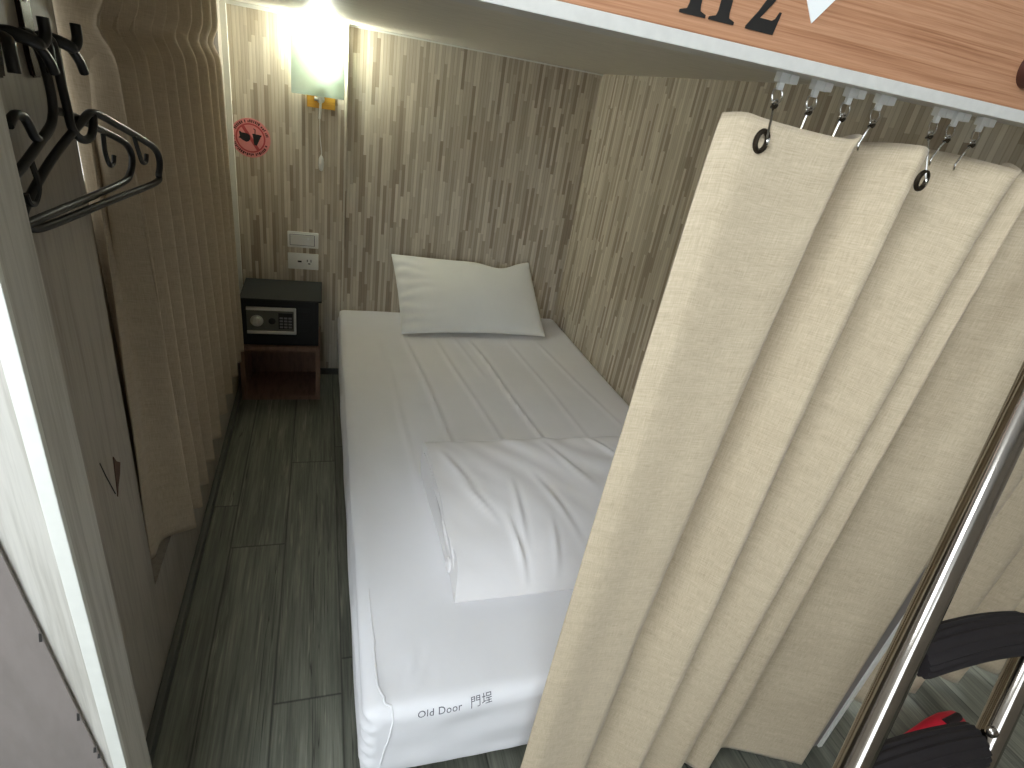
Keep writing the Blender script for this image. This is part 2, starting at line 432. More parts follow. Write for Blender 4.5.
# curtain rail: white aluminium strip below the board
rl = thing('curtain_rail', 'white aluminium curtain rail along the bottom of the orange board', 'curtain rail', (.4, .58, 1.384))
bm = new(); box(bm, -.40, 2.4, .5535, .5585, 1.3835, 1.3962, .001); box(bm, -.40, 2.4, .5585, .596, 1.3935, 1.3962)
box(bm, -.40, 2.4, .607, .634, 1.3875, 1.3925, .001); box(bm, -.40, 2.4, .610, .634, 1.3925, 1.3995)
obj('track', bm, M['alu'], rl, False)
bm = new(); box(bm, -.40, 2.4, .5575, .594, 1.3855, 1.3935); obj('track_lip', bm, M['alu'], rl, False)

# ------------------------------------------------------------------ cloth: front curtain
def curtain_sheet(name, top, bot, ztop, hem, mat, nu_per=10, nv=70, seam=None, hem_fn=None, ripple=.0025, thick=.0022, ease=1.0, deep=None):
    T = catmull(top, nu_per); B = catmull(bot, nu_per); n = len(T) - 1
    def fn(u, v):
        i = min(int(round(u * n)), n)
        w = v ** ease
        p = T[i].lerp(B[i], w)
        zb = hem if hem_fn is None else hem_fn(u, p)
        zt = ztop(u) if callable(ztop) else ztop
        z = zt + (zb - zt) * v
        q = noise.noise(Vector((u * 14, z * 3.2, 1.3))) * ripple * (.3 + v) + noise.noise(Vector((u * 40, z * 9, 6))) * ripple * .35
        if seam is not None:
            dz = z - seam
            q += .0030 * math.exp(-(dz / .0035) ** 2)
        if deep:
            k = u * (len(top) - 1); s = min(max((v - .50) / .24, 0), 1); s = 1 - s * s * (3 - 2 * s)
            q += s * sum(a * max(0, 1 - abs(k - c) / 2.6) for c, a in deep)
        return Vector((p.x - (q * .6 if not deep else 0), p.y + q, z + .0012 * noise.noise(Vector((u * 20, 2, 3))) * (1 - v)))
    bm = new(); grid(bm, fn, n, nv)
    o = obj(name, bm, mat, None, True, 80); solidify(o, thick)
    return o

topA = [(.418, .602), (.440, .594), (.461, .590), (.530, .588), (.580, .582), (.596, .582), (.606, .588), (.628, .608), (.650, .630), (.664, .632), (.682, .614), (.702, .592), (.713, .587), (.722, .592), (.745, .612), (.772, .636), (.790, .638), (.830, .614), (.868, .588), (.884, .583), (.893, .588), (.905, .600), (.915, .610), (.922, .609), (.936, .598), (.946, .594), (.954, .598), (.968, .612), (.985, .625), (1.01, .628), (1.04, .606), (1.078, .572), (1.108, .546)]
botA = [(.359, .552), (.377, .540), (.395, .535), (.430, .537), (.468, .535), (.483, .536), (.493, .542), (.515, .563), (.538, .584), (.552, .588), (.585, .566), (.617, .540), (.630, .536), (.640, .541), (.658, .558), (.676, .576), (.688, .578), (.708, .562), (.731, .540), (.743, .536), (.752, .541), (.770, .558), (.786, .574), (.798, .574), (.822, .552), (.838, .543), (.850, .548), (.872, .568), (.895, .584), (.920, .582), (.970, .563), (1.035, .535), (1.088, .510)]
cur = curtain_sheet('privacy_curtain', topA, botA, lambda u: 1.337 + .004 * math.sin(u * 40), .02, M['curtain'], 8, 110, seam=1.235, ease=.6, deep=((8.5, .042), (15.5, .040), (22.5, .022), (28.5, .030)))
tag(cur, 'large pleated beige linen curtain hanging from metal hooks beside the bed', 'curtain')
# dark eyelets where two of the hooks pierce the header
eyes = [(.464, .5880, 1.316), (.719, .5860, 1.303)]
for x, y, z in eyes:
    bm = new(); ring = [(x + .0075 * math.cos(a), y - .0065, z + .0105 * math.sin(a)) for a in (2 * PI * k / 20 for k in range(20))]
    tube(bm, ring, .0030, 8, closed=True)
    obj('grommet', bm, M['grommet'], cur)

# curtain hooks: milky glider + ring + steel wire hook
def curtain_hook(x, label, end):
    r = thing('curtain_hook', label, 'curtain hook', (x, .600, 1.386), 'steel hooks on the white rail')
    bm = new(); box(bm, x - .0062, x + .0062, .595, .605, 1.3765, 1.3876, .001); box(bm, x + .0072, x + .0185, .595, .605, 1.3765, 1.3856, .001)
    box(bm, x - .001, x + .010, .597, .603, 1.3795, 1.3835); box(bm, x - .0028, x + .0042, .5975, .6025, 1.369, 1.3775, .0008)
    obj('glider', bm, M['clear'], r)
    bm = new(); tube(bm, [(x + .0008 + .0068 * math.cos(a), .600 + .002 * math.sin(a), 1.3635 + .0082 * math.sin(a)) for a in (2 * PI * k / 18 for k in range(18))], .0010, 6, closed=True)
    obj('ring', bm, M['hookwire'], r)
    bm = new()
    e = Vector(end); s = Vector((x + .0005, .600, 1.3555)); m = s.lerp(e, .9)
    lp = [s + Vector((.0035, 0, .002)), s + Vector((.001, -.001, .004)), s + Vector((-.0025, 0, .0005)), s + Vector((0, 0, -.004)), s.lerp(e, .3), s.lerp(e, .6), m, e + Vector((.0005, -.001, 0)), e + Vector((.004, .001, -.004)), e + Vector((.006, .004, .003))]
    tube(bm, catmull(lp, 4), .00125, 6); obj('wire_hook', bm, M['hookwire'], r)
    bm = new(); tube(bm, catmull([s + Vector((.0032, -.002, -.001)), s + Vector((0, -.0034, -.0045)), s + Vector((-.0032, -.002, -.003)), s + Vector((0, .0028, -.0042))], 4, True), .0013, 6, closed=True)
    obj('knot', bm, M['grommet'], r)
    return r
hooks = [(.479, (.462, .571, 1.317), 'steel curtain hook passing through the front eyelet nearest the free edge'),
         (.528, (.527, .600, 1.328), 'second steel curtain hook from the free edge, bent wire over the header'),
         (.578, (.577, .601, 1.326), 'third steel curtain hook from the free edge, thin straight wire'),
         (.625, (.624, .606, 1.328), 'fourth steel curtain hook from the free edge, alone before the wide gap'),
         (.722, (.717, .573, 1.303), 'steel curtain hook passing through the eyelet between the second and third folds'),
         (.753, (.752, .608, 1.326), 'middle one of the three close steel hooks on the right'),
         (.799, (.798, .608, 1.325), 'last steel curtain hook on the rail toward the partition')]
for x, e, l in hooks: curtain_hook(x, l, e)

# neighbour cubicle's curtain
topN = [(1.215 + .085 * i, .630 + (.026 if i % 2 else -.018), 0) for i in range(12)]
botN = [(1.23 + .086 * i, .640 + (.036 if i % 2 else -.036), 0) for i in range(12)]
topA3 = None
nc = curtain_sheet('privacy_curtain', [(p[0], p[1]) + (0,) for p in topN], botN, 1.337, .02, M['curtain'], 6, 50, hem_fn=lambda u, p: .02)
tag(nc, 'beige linen curtain of the next cubicle, behind the chrome ladder', 'curtain')

# ------------------------------------------------------------------ left curtain (pencil pleats) on the wall behind the hangers
crT = [1.124, 1.214, 1.303, 1.420, 1.512, 1.625, 1.780, 1.930, 2.075, 2.190]
crB = [1.225, 1.310, 1.407, 1.520, 1.640, 1.785, 1.920, 2.050, 2.160, 2.252]
def pleat(cr, y0, xc, xv):
    p = [(-.356, y0), (-.352, y0 + .018)]
    for i, y in enumerate(cr):
        a = cr[i - 1] if i else y0
        g = y - a
        p += [(xv + (xc - xv) * .45, y - g * .42), (xc - .004, y - g * .10), (xc, y), (xc - .012, y + .006), (xv + .012, y + .008), (xv, y + .022)]
    p += [(xv + .004, cr[-1] + .028)]
    return p
topL = pleat(crT, 1.172, -.302, -.375)
botL = pleat(crB, 1.085, -.295, -.390)
def ltop(u): return 1.446
TL = catmull(topL, 5); BL = catmull(botL, 5); nL = len(TL) - 1
def left_fn(u, v):
    i = min(int(round(u * nL)), nL)
    zt = 1.446
    p = TL[i].lerp(BL[i], v)
    zb = .250 + .020 * max(0, (-.295 - p.x) / .095) + .03 * max(0, 1 - u * 14)
    z = zt + (zb - zt) * v
    # header tape pinches the pleats about 12 cm below the top
    pin = math.exp(-((z - 1.315) / .028) ** 2); below = 1 / (1 + math.exp((z - 1.300) / .012))
    xv = -.375
    x = xv + (p.x - xv) * (1 - .22 * pin)
    q = noise.noise(Vector((u * 30, z * 3, 3))) * .006 * (.3 + v)
    return Vector((x + q * .5, p.y + q * 1.2 + .012 * pin * math.sin(u * 60), z))
bm = new(); grid(bm, left_fn, nL, 90)
lc = obj('window_curtain', bm, M['curtain_left'], None, True, 80); solidify(lc, .002)
tag(lc, 'pencil pleated taupe curtain hanging on the grey wall behind the black hangers', 'curtain')

# ------------------------------------------------------------------ bed
bb = thing('bed_platform', 'dark low bed platform hidden under the white mattress', 'bed base', (.6, 1.6, 0))
bm = new(); box(bm, .12, XR - .002, .74, BACK - .01, .09, .120, .003); obj('deck', bm, M['bed_wood'], bb, False)
for x, y in ((.15, .80), (1.09, .80), (.15, 2.45), (1.09, 2.45), (.15, 1.62), (1.09, 1.62)):
    bm = new(); box(bm, x - .025, x + .025, y - .025, y + .025, 0, .09, .003); obj('leg', bm, M['bed_wood'], bb, False)

def rounded_box(x0, x1, y0, y1, z0, z1, r, step):
    bm = new(); nx, ny, nz = [max(2, int(round(d / step))) for d in (x1 - x0, y1 - y0, z1 - z0)]
    idx = {}
    def V(i, j, k):
        if (i, j, k) not in idx:
            p = Vector((x0 + (x1 - x0) * i / nx, y0 + (y1 - y0) * j / ny, z0 + (z1 - z0) * k / nz))
            q = Vector((min(max(p.x, x0 + r), x1 - r), min(max(p.y, y0 + r), y1 - r), min(max(p.z, z0 + r), z1 - r)))
            d = p - q
            if d.length > 1e-9: p = q + d.normalized() * r
            idx[(i, j, k)] = bm.verts.new(p)
        return idx[(i, j, k)]
    def F(a, b, c, d): bm.faces.new((V(*a), V(*b), V(*c), V(*d)))
    for i in range(nx):
        for j in range(ny):
            for k in (0, nz): F((i, j, k), (i + 1, j, k), (i + 1, j + 1, k), (i, j + 1, k))
    for i in range(nx):
        for k in range(nz):
            for j in (0, ny): F((i, j, k), (i + 1, j, k), (i + 1, j, k + 1), (i, j, k + 1))
    for j in range(ny):
        for k in range(nz):
            for i in (0, nx): F((i, j, k), (i, j + 1, k), (i, j + 1, k + 1), (i, j, k + 1))
    return bm

mx0, mx1, my0, my1 = .073, XR - .004, .616, BACK - .006
bm = rounded_box(mx0, mx1, my0, my1, .128, MZ, .028, .0085)
# long lengthwise creases on the stretched sheet: (x at the pillow, x toward the foot, y range, height)
creases = [(.335, .395, 1.35, 2.25, .0046), (.47, .555, 1.38, 2.20, .0030), (.62, .70, 1.35, 2.20, .0050), (.80, .86, 1.45, 2.2, .0026), (.93, 1.02, 1.5, 2.25, .0028), (.235, .255, 1.2, 2.3, .0018), (.545, .60, 1.9, 2.3, .0016)]
for v in bm.verts:
    p = v.co; top = max(0, min(1, (p.z - MZ + .03) / .03)); dz = dx = dy = 0
    if top > 0:
        for xa, xb, ya, yb, h in creases:
            t = (yb - p.y) / (yb - ya)
            if -.1 < t < 1.1:
                xc = xa + (xb - xa) * t + .006 * noise.noise(Vector((xa * 9, p.y * 3, 0)))
                env = max(0, min(1, min(t + .1, 1.1 - t) * 5))
                d = (p.x - xc) / .0075
                dz += 1.5 * h * env * math.exp(-d * d) * top
                d2 = (p.x - xc - .014) / .014
                dz -= h * .35 * env * math.exp(-d2 * d2) * top
        dz += .0035 * noise.noise(Vector((p.x * 4, p.y * 3, 0))) * top
    # gathers along the left side and front-left corner
    side = max(0, 1 - (p.x - mx0) / .05)
    if side > 0:
        dx += side * (.0055 * math.sin(p.z * 170 + 3.0 * noise.noise(Vector((p.y * 1.5, p.z * 8, 0)))) + .003 * noise.noise(Vector((p.y * 5, p.z * 30, 4))))
    fr = max(0, 1 - (p.y - my0) / .05)
    if fr > 0:
        dy += fr * (.004 * noise.noise(Vector((p.x * 6, p.z * 20, 2))) + .0025 * noise.noise(Vector((p.x * 18, p.z * 9, 8))))
        dz += fr * .004 * noise.noise(Vector((p.x * 7, 1, 1)))
    # puckers at the corner seam
    c = math.exp(-(((p.x - .155) / .05) ** 2 + ((p.y - .70) / .05) ** 2))
    dz += c * top * .007 * noise.noise(Vector(((p.x * .9 - p.y * .35) * 60, (p.x * .4 + p.y) * 12, 3)))
    cs = math.exp(-((p.x - .105 - (p.y - my0) * -.10) / .006) ** 2) * max(0, 1 - (p.y - my0) / .28)
    dz += cs * .004 * top
    if p.x > mx1 - .03: dx = 0
    v.co = p + Vector((dx, dy, dz))
mat_ = obj('mattress', bm, M['sheet'], None, True, 60)
tag(mat_, 'single mattress under a white fitted sheet with printed words at the foot', 'mattress')
seam_pts = []
sb = bmesh.new(); sb.from_mesh(mat_.data); stree = BVHTree.FromBMesh(sb); sb.free()
for q in catmull([(.096, .900, .40), (.098, .800, .40), (.106, .710, .39), (.118, .640, .37), (.122, .58, .32), (.118, .57, .25), (.108, .57, .19), (.100, .57, .150)], 6):
    h, hn, _, _ = stree.find_nearest(q); seam_pts.append(h)
bm = new(); tube(bm, seam_pts, .0022, 6); obj('corner_seam', bm, M['sheet'], mat_)
# printed words on the foot edge of the sheet, wrapped onto the cloth
def letters(body, size, x, y, z):
    cu = bpy.data.curves.new('words', 'FONT'); cu.body = body; cu.size = size; cu.resolution_u = 3; cu.space_character = 1.06
    o = bpy.data.objects.new('words', cu); C.objects.link(o)
    dg = bpy.context.evaluated_depsgraph_get(); dg.update()
    me = bpy.data.meshes.new_from_object(o.evaluated_get(dg))
    bpy.data.objects.remove(o); bpy.data.curves.remove(cu)
    bm = bmesh.new(); bm.from_mesh(me); bpy.data.meshes.remove(me)
    bmesh.ops.subdivide_edges(bm, edges=[e for e in bm.edges if e.calc_length() > .004], cuts=2)
    return bm
mbv = bmesh.new(); mbv.from_mesh(mat_.data); tree = BVHTree.FromBMesh(mbv); mbv.free()
def wrap(bm, x0, s0, slant):
    """lay flat letters (x along, y up) over the rounded foot edge; s0 = distance from the vertical face line"""
    for v in bm.verts:
        a, b = v.co.x, v.co.y
        x = x0 + a; s = s0 + b + slant * a
        # walk round the edge: s<0 on the front face, arc, then the top
        r = .028; arc = r * PI / 2
        if s < 0: p = Vector((x, my0, MZ - r + s)); n = Vector((0, -1, 0))
        elif s < arc:
            t = s / r; p = Vector((x, my0 + r - r * math.cos(t), MZ - r + r * math.sin(t))); n = Vector((0, -math.cos(t), math.sin(t)))
        else: p = Vector((x, my0 + r + s - arc, MZ)); n = Vector((0, 0, 1))
        h, hn, _, _ = tree.ray_cast(p + n * .03, -n)
        v.co = (h if h is not None else p) + n * .0006
bm = letters('Old Door', .0190, 0, 0, 0); wrap(bm, .166, .003, .05)
t1 = obj('printed_words', bm, M['print'], mat_, False); t1['label'] = 'grey printed words on the sheet'
bm = letters('\u9580\u57d5', .0215, 0, 0, 0); wrap(bm, .263, .007, .10)
obj('printed_characters', bm, M['print'], mat_, False)['label'] = 'grey printed characters on the sheet'

# pillow leaning on the rear wall
def pillow():
    bm = new(); BL_, BR_, TL_, TR_ = Vector((.318, 2.262, MZ + .008)), Vector((1.000, 2.285, MZ + .008)), Vector((.284, 2.520, .618)), Vector((.938, 2.520, .628))
    N = 46; nrm = Vector((0, -.78, .62)); NV = 30
    def P(u, v, side):
        pin = .030 * (4 * v * (1 - v)) * 1.0
        # edges bow inwards between the pointed corners
        uu = u; vv = v - (.045 * math.sin(PI * u) + .085 * math.exp(-((u - .76) / .13) ** 2)) * v ** 2 + .03 * math.sin(PI * u) * (1 - v) ** 2
        if u < .5: uu = u + .012 * math.sin(PI * v) * (1 - 2 * u)
        else: uu = u - .012 * math.sin(PI * v) * (2 * u - 1)
        p = BL_.lerp(BR_, uu).lerp(TL_.lerp(TR_, uu), vv)
        th = .075 * (max(0, 1 - abs(2 * u - 1) ** 2.6) ** .55) * (max(0, 1 - abs(2 * v - 1) ** 2.4) ** .55)
        w = .010 * noise.noise(Vector((u * 3, v * 3, side))) * min(1, th / .03)
        el = math.exp(-((u) / .15) ** 2)
        w += el * .009 * math.sin(v * 46 + 3 * noise.noise(Vector((u * 8, v * 5, 1)))) * min(1, th / .02)
        q = p + nrm * side * (th * (1 if side > 0 else .55) + w)
        q.z = max(q.z, MZ + .006); q.y = min(q.y, BACK - .028 if q.x < .09 else BACK - .006)
        return q
    F_ = {}; 
    for s in (1, -1):
        for i in range(N + 1):
            for j in range(NV + 1):
                e = i in (0, N) or j in (0, NV)
                if e and s < 0: F_[(s, i, j)] = F_[(1, i, j)]
                else: F_[(s, i, j)] = bm.verts.new(P(i / N, j / NV, s if not e else 1))
        for i in range(N):
            for j in range(NV):
                bm.faces.new((F_[(s, i, j)], F_[(s, i + 1, j)], F_[(s, i + 1, j + 1)], F_[(s, i, j + 1)]))
    return bm
pl = obj('pillow', pillow(), M['pillow'], None, True, 70)
sub = pl.modifiers.new('smooth', 'SUBSURF'); sub.levels = 1; sub.render_levels = 1
tag(pl, 'white pillow leaning on the rear wall at the head of the bed', 'pillow')

# folded duvet
dv = thing('folded_duvet', 'white folded duvet lying across the middle of the bed', 'duvet', (.6, 1.1, MZ))
def slab(profile, x0, x1, skew, nx, amp, seed):
    """closed (y, z) outline swept along x; skew(x, y) shifts it"""
    bm = new(); P = catmull([(a, b, 0) for a, b in profile], 9, True); n = len(P)
    rings = []
    for i in range(nx + 1):
        x = x0 + (x1 - x0) * i / nx; ring = []
        for p in P:
            y, z = p.x, p.y
            hgt = max(0, min(1, (z - MZ - .01) / .05))
            w = amp * (noise.noise(Vector((x * 5 + seed, y * 5, z * 4))) + .5 * noise.noise(Vector((x * 13 + y * 9, y * 7, seed))))
            k = 0
            for xc, yc, sl, wd, ln, hh in ((.430, .90, -.10, .007, .10, .010), (.455, 1.00, .10, .008, .12, .006), (.800, 1.22, -.45, .010, .12, .011), (.330, 1.16, -.35, .010, .10, .006), (.360, 1.05, -.5, .009, .09, .005), (.560, 1.02, -.25, .010, .14, .005), (.650, 1.18, -.4, .011, .12, .006), (.520, .90, .15, .008, .08, .005)):
                dd = (x - xc - sl * (y - yc)) / wd
                if abs(dd) < 4: k += hh * (math.exp(-dd * dd) - .4 * math.exp(-(dd - 1.6) ** 2)) * max(0, 1 - abs(y - yc) / ln)
            xx = x + (skew(y, z) if i == 0 else 0) + (.004 * noise.noise(Vector((y * 10, z * 12, seed))) if i in (0, nx) else 0)
            ring.append(bm.verts.new((xx, y + .3 * w, max(z + (w + k) * hgt, MZ + .003))))
        rings.append(ring)
    for i in range(nx):
        for k in range(n): bm.faces.new((rings[i][k], rings[i][(k + 1) % n], rings[i + 1][(k + 1) % n], rings[i + 1][k]))
    for rg, sgn in ((rings[0], 1), (rings[-1], -1)):
        c = bm.verts.new(sum((v.co for v in rg), Vector()) / n)
        for k in range(n): bm.faces.new((rg[k], rg[(k + 1) % n], c))
    return bm
cover_prof = [(.832, MZ + .004), (.845, MZ + .030), (.88, MZ + .062), (.94, MZ + .090), (1.05, MZ + .108), (1.18, MZ + .112), (1.27, MZ + .110), (1.312, MZ + .100), (1.318, MZ + .070), (1.305, MZ + .055), (1.20, MZ + .078), (1.05, MZ + .080), (.95, MZ + .060), (.89, MZ + .036), (.858, MZ + .008)]
bm = slab(cover_prof, .283, .985, lambda y, z: -.012 + .012 * math.exp(-((y - .9) / .05) ** 2), 130, .012, 2.0); obj('top_fold', bm, M['duvet'], dv, True, 60)
in_prof = [(.862, MZ + .005), (.862, MZ + .024), (.900, MZ + .056), (.96, MZ + .078), (1.06, MZ + .090), (1.20, MZ + .092), (1.29, MZ + .078), (1.298, MZ + .030), (1.262, MZ + .005), (1.08, MZ + .004)]
bm = slab(in_prof, .279, .978, lambda y, z: .001 - .030 * (y - .87), 40, .006, 5.0); obj('inner_fold', bm, M['duvet'], dv, True, 60)
bm = new(); sp = [(.2735, .918 + .017 * (1 - k / 26) * math.cos(k * .62), MZ + .030 + .019 * (1 - k / 26) * math.sin(k * .62)) for k in range(22)]
tube(bm, sp, .0042, 7); obj('rolled_corner', bm, M['duvet'], dv)

# ------------------------------------------------------------------ bedside shelf and safe
sx0, sx1, sy0 = -.318, -.006, 2.300; sy1 = BACK - .034
sh = thing('bedside_shelf', 'open reddish brown wooden box shelf standing under the black safe', 'shelf', (-.16, 2.42, 0))
def board(nm, *a):
    bm = new(); box(bm, *a, .0015); obj(nm, bm, M['shelf'], sh, False)
board('side_panel', sx0, sx0 + .018, sy0, sy1, 0, .250); board('side_panel', sx1 - .018, sx1, sy0, sy1, 0, .250)
board('top_panel', sx0 + .018, sx1 - .018, sy0, sy1, .232, .250); board('bottom_panel', sx0 + .018, sx1 - .018, sy0, sy1, .0, .020)
bk = None
bm = new(); box(bm, sx0 + .018, sx1 - .018, sy1 - .010, sy1, .020, .232); bk = obj('back_panel', bm, M['shelf'], sh, False)
bm = new(); disc(bm, (-.165, sy1 - .010, .165), (0, -1, 0), .006, .0006, 14); obj('cable_hole', bm, M['slot'], bk, False)

sf = thing('electronic_safe', 'small black electronic safe with silver keypad panel on the wooden shelf', 'safe', (-.16, 2.42, .25))
bm = new(); box(bm, -.304, -.013, 2.318, sy1, .2505, .452, .002); obj('body', bm, M['safe'], sf, False)
bm = new(); box(bm, -.301, -.030, 2.3105, 2.3178, .256, .447, .002); dr = obj('door', bm, M['safe'], sf, False)
bm = new(); box(bm, -.306, .000, 2.292, sy1, .4525, .460, .002); obj('top_mat', bm, M['safe_top'], sf, False)
# panel
px0, px1, pz0, pz1 = -.284, -.099, .306, .420
bm = new()
prism(bm, [(px0, pz1 - .013), (px1, pz1 - .013), (px1, pz1), (px0, pz1)], lambda a, b, d: (a, d, b), 2.301, 2.3104)
prism(bm, [(px0, pz0), (px1, pz0), (px1, pz0 + .013), (px0, pz0 + .013)], lambda a, b, d: (a, d, b), 2.301, 2.3104)
prism(bm, [(px1 - .009, pz0 + .013), (px1, pz0 + .013), (px1, pz1 - .013), (px1 - .009, pz1 - .013)], lambda a, b, d: (a, d, b), 2.301, 2.3104)
bmesh.ops.bevel(bm, geom=bm.edges[:], offset=.0015, segments=1, affect='EDGES')
fr_ = obj('panel_frame', bm, M['silver'], dr, False)
bm = new(); box(bm, px0, px1 - .009, 2.305, 2.3104, pz0 + .013, pz1 - .013); obj('control_panel', bm, M['silver_dark'], dr, False)
bm = new(); lathe(bm, (-.2465, 2.305, .362), (0, -1, 0), [(0, .024), (.003, .024), (.004, .0185), (.013, .0165), (.015, .015), (.0152, .0001)], 26)
box(bm, -.2495, -.2435, 2.2865, 2.291, .348, .376, .001); obj('dial_knob', bm, M['silver'], dr)
bm = new(); lathe(bm, (-.190, 2.305, .362), (0, -1, 0), [(0, .0135), (.002, .0135), (.0035, .011), (.0036, .0001)], 22); obj('keyhole_cover', bm, M['slot'], dr)
bm = new(); box(bm, -.166, -.112, 2.3030, 2.3052, .329, .398, .001); obj('keypad', bm, M['ink'], dr, False)
for r in range(4):
    for c in range(3):
        bm = new(); x = -.1615 + c * .0165; z = .334 + r * .0130; box(bm, x, x + .0125, 2.3012, 2.3032, z, z + .0075, .0006); obj('key_button', bm, M['key'], dr, False)
bm = new()
rows = [(.414, .018, 1), (.402, .018, 1), (.388, .04, 0), (.381, .03, 0), (.372, .044, 0), (.366, .04, 0), (.358, .044, 0), (.351, .036, 0), (.343, .044, 0), (.336, .03, 0), (.326, .04, 0), (.318, .036, 0)]
for z, w, big in rows:
    x = -.092; xe = -.092 + (.048 if big else w)
    while x < xe:
        l = random.uniform(.003, .007)
        box(bm, x, min(x + l, xe), 2.3101, 2.3106, z, z + (.008 if big else .002)); x += l + .0018
obj('faint_lettering', bm, M['faint'], dr, False)

# ------------------------------------------------------------------ switch, socket, sticker, lamp on the column (face at y = CY)
CY = BACK - .022
def plate(nm, label, z0, z1, cat):
    r = thing(nm, label, cat, (-.077, CY, z0))
    bm = new(); box(bm, -.138, -.015, CY - .008, CY - .0002, z0, z1, .003); obj('cover_plate', bm, M['plate'], r)
    return r
sw = plate('light_switch', 'white wall light switch with one wide rocker above the power socket', .604, .671, 'switch')
bm = new(); box(bm, -.129, -.030, CY - .0085, CY - .0078, .614, .660); obj('rocker_gap', bm, M['slot'], sw, False)
bm = new(); prism(bm, [(CY - .0085, .616), (CY - .0085, .658), (CY - .0125, .658), (CY - .0105, .616)], lambda a, b, d: (d, a, b), -.127, -.032); rk = obj('rocker', bm, M['plate'], sw, False)
bm = new(); box(bm, -.060, -.052, CY - .0130, CY - .0112, .640, .650); obj('indicator', bm, M['sticker_white'], rk, False)
so = plate('power_socket', 'white wall power socket below the light switch', .510, .580, 'socket')
bm = new(); box(bm, -.099, -.083, CY - .0086, CY - .0079, .541, .548); obj('usb_slot', bm, M['slot'], so, False)
bm = new(); box(bm, -.062, -.0585, CY - .0086, CY - .0079, .544, .554); box(bm, -.047, -.0435, CY - .0086, CY - .0079, .543, .555); box(bm, -.057, -.048, CY - .0086, CY - .0079, .534, .5385); obj('pin_slots', bm, M['slot'], so, False)

st = thing('no_food_sticker', 'round pink sticker with crossed out food and cup beside the curtain', 'sticker', (-.262, CY, 1.018))
cx, cz, R = -.262, 1.014, .0705; tilt = math.radians(-12)
def rot(a, b): return (cx + a * math.cos(tilt) - b * math.sin(tilt), cz + a * math.sin(tilt) + b * math.cos(tilt))
def flat(nm, polys, mat, y0, y1):
    bm = new()
    for p in polys: prism(bm, [rot(a, b) for a, b in p], lambda a, b, d: (a, d, b), y0, y1)
    return obj(nm, bm, mat, st, False)
circ = lambda r, n=40: [(r * math.cos(2 * PI * k / n), r * math.sin(2 * PI * k / n)) for k in range(n)]
flat('disc', [circ(R)], M['pink'], CY - .0010, CY - .0001)
def ringq(r0, r1, a0, a1, n=6):
    return [(r1 * math.cos(a0 + (a1 - a0) * k / n), r1 * math.sin(a0 + (a1 - a0) * k / n)) for k in range(n + 1)] + [(r0 * math.cos(a1 + (a0 - a1) * k / n), r0 * math.sin(a1 + (a0 - a1) * k / n)) for k in range(n + 1)]
flat('red_ring', [ringq(.0470, .0525, 2 * PI * k / 24, 2 * PI * (k + 1) / 24, 2) for k in range(24)], M['red'], CY - .0015, CY - .0009)
flat('slash', [[(-.039, .031), (-.031, .039), (.039, -.031), (.031, -.039)]], M['red'], CY - .0015, CY - .0009)
flat('food_mark', [[(-.043, .012), (-.037, .013), (-.034, .010), (-.012, .013), (-.003, .008), (.000, -.003), (-.004, -.013), (-.012, -.018), (-.024, -.016), (-.036, -.011), (-.041, -.012), (-.037, -.004)]], M['ink'], CY - .0020, CY - .0014)
flat('cup_mark', [[(.004, .018), (.036, .022), (.036, .017), (.034, .016), (.026, -.020), (.016, -.020), (.006, .013), (.004, .013)], [(.014, .019), (.012, .036), (.004, .038), (.004, .035), (.009, .033), (.011, .019)]], M['ink'], CY - .0020, CY - .0014)
for seg0, seg1 in ((math.radians(22), math.radians(166)), (math.radians(188), math.radians(352))):
    a = seg0; ticks = []
    while a < seg1:
        w = random.uniform(.05, .10); ticks.append(ringq(.0555, .0655 if random.random() < .7 else .062, a, a + w, 2)); a += w + random.choice((.03, .03, .04, .12))
    flat('ring_lettering', ticks, M['dk_red'], CY - .0015, CY - .0009)

lp = thing('wall_lamp', 'lit frosted glass wall lamp on a small yellow wood block above the switch', 'wall lamp', (-.01, CY, 1.155))
bm = new(); box(bm, -.057, .045, CY - .020, CY - .0002, 1.155, 1.235, .0015); obj('wood_block', bm, M['yellow_wood'], lp, False)
# glass plate: flat front with a gentle roll back to the wall at its top
gy = CY - .060
prof = [(CY - .052, 1.204), (gy, 1.206), (gy - .001, 1.29), (gy, 1.365), (gy + .004, 1.381)]
pts = [p for p in catmull([(b, c, 0) for b, c in prof], 6)]
bm = new()
v0 = [bm.verts.new((-.110, p.x, p.y)) for p in pts]; v1 = [bm.verts.new((.077, p.x, p.y + .002)) for p in pts]
for i in range(len(pts) - 1): bm.faces.new((v0[i], v0[i + 1], v1[i + 1], v1[i]))
gs = obj('glass_shade', bm, M['shade'], lp, True, 60); solidify(gs, .005)
bm = new(); box(bm, -.025, .012, CY - .058, CY - .018, 1.222, 1.230, .001); box(bm, -.012, .000, CY - .044, CY - .030, 1.229, 1.300, .001); obj('bracket', bm, M['silver'], lp, False)
bm = new(); lathe(bm, (-.006, CY - .034, 1.300), (0, 0, 1), [(0, .008), (.012, .009), (.03, .019), (.05, .022), (.066, .017), (.074, .0005)], 18); obj('bulb', bm, M['bulb'], lp)
bm = new(); lathe(bm, (-.008, CY - .020, 1.188), (0, -1, 0), [(0, .015), (.004, .015), (.005, .011), (.016, .010), (.018, .007), (.0182, .0001)], 20)
tube(bm, [(-.030, CY - .026, 1.187), (-.020, CY - .026, 1.187), (-.008, CY - .026, 1.188)], [.0075, .006, .005], 12); obj('switch_knob', bm, M['silver'], lp)
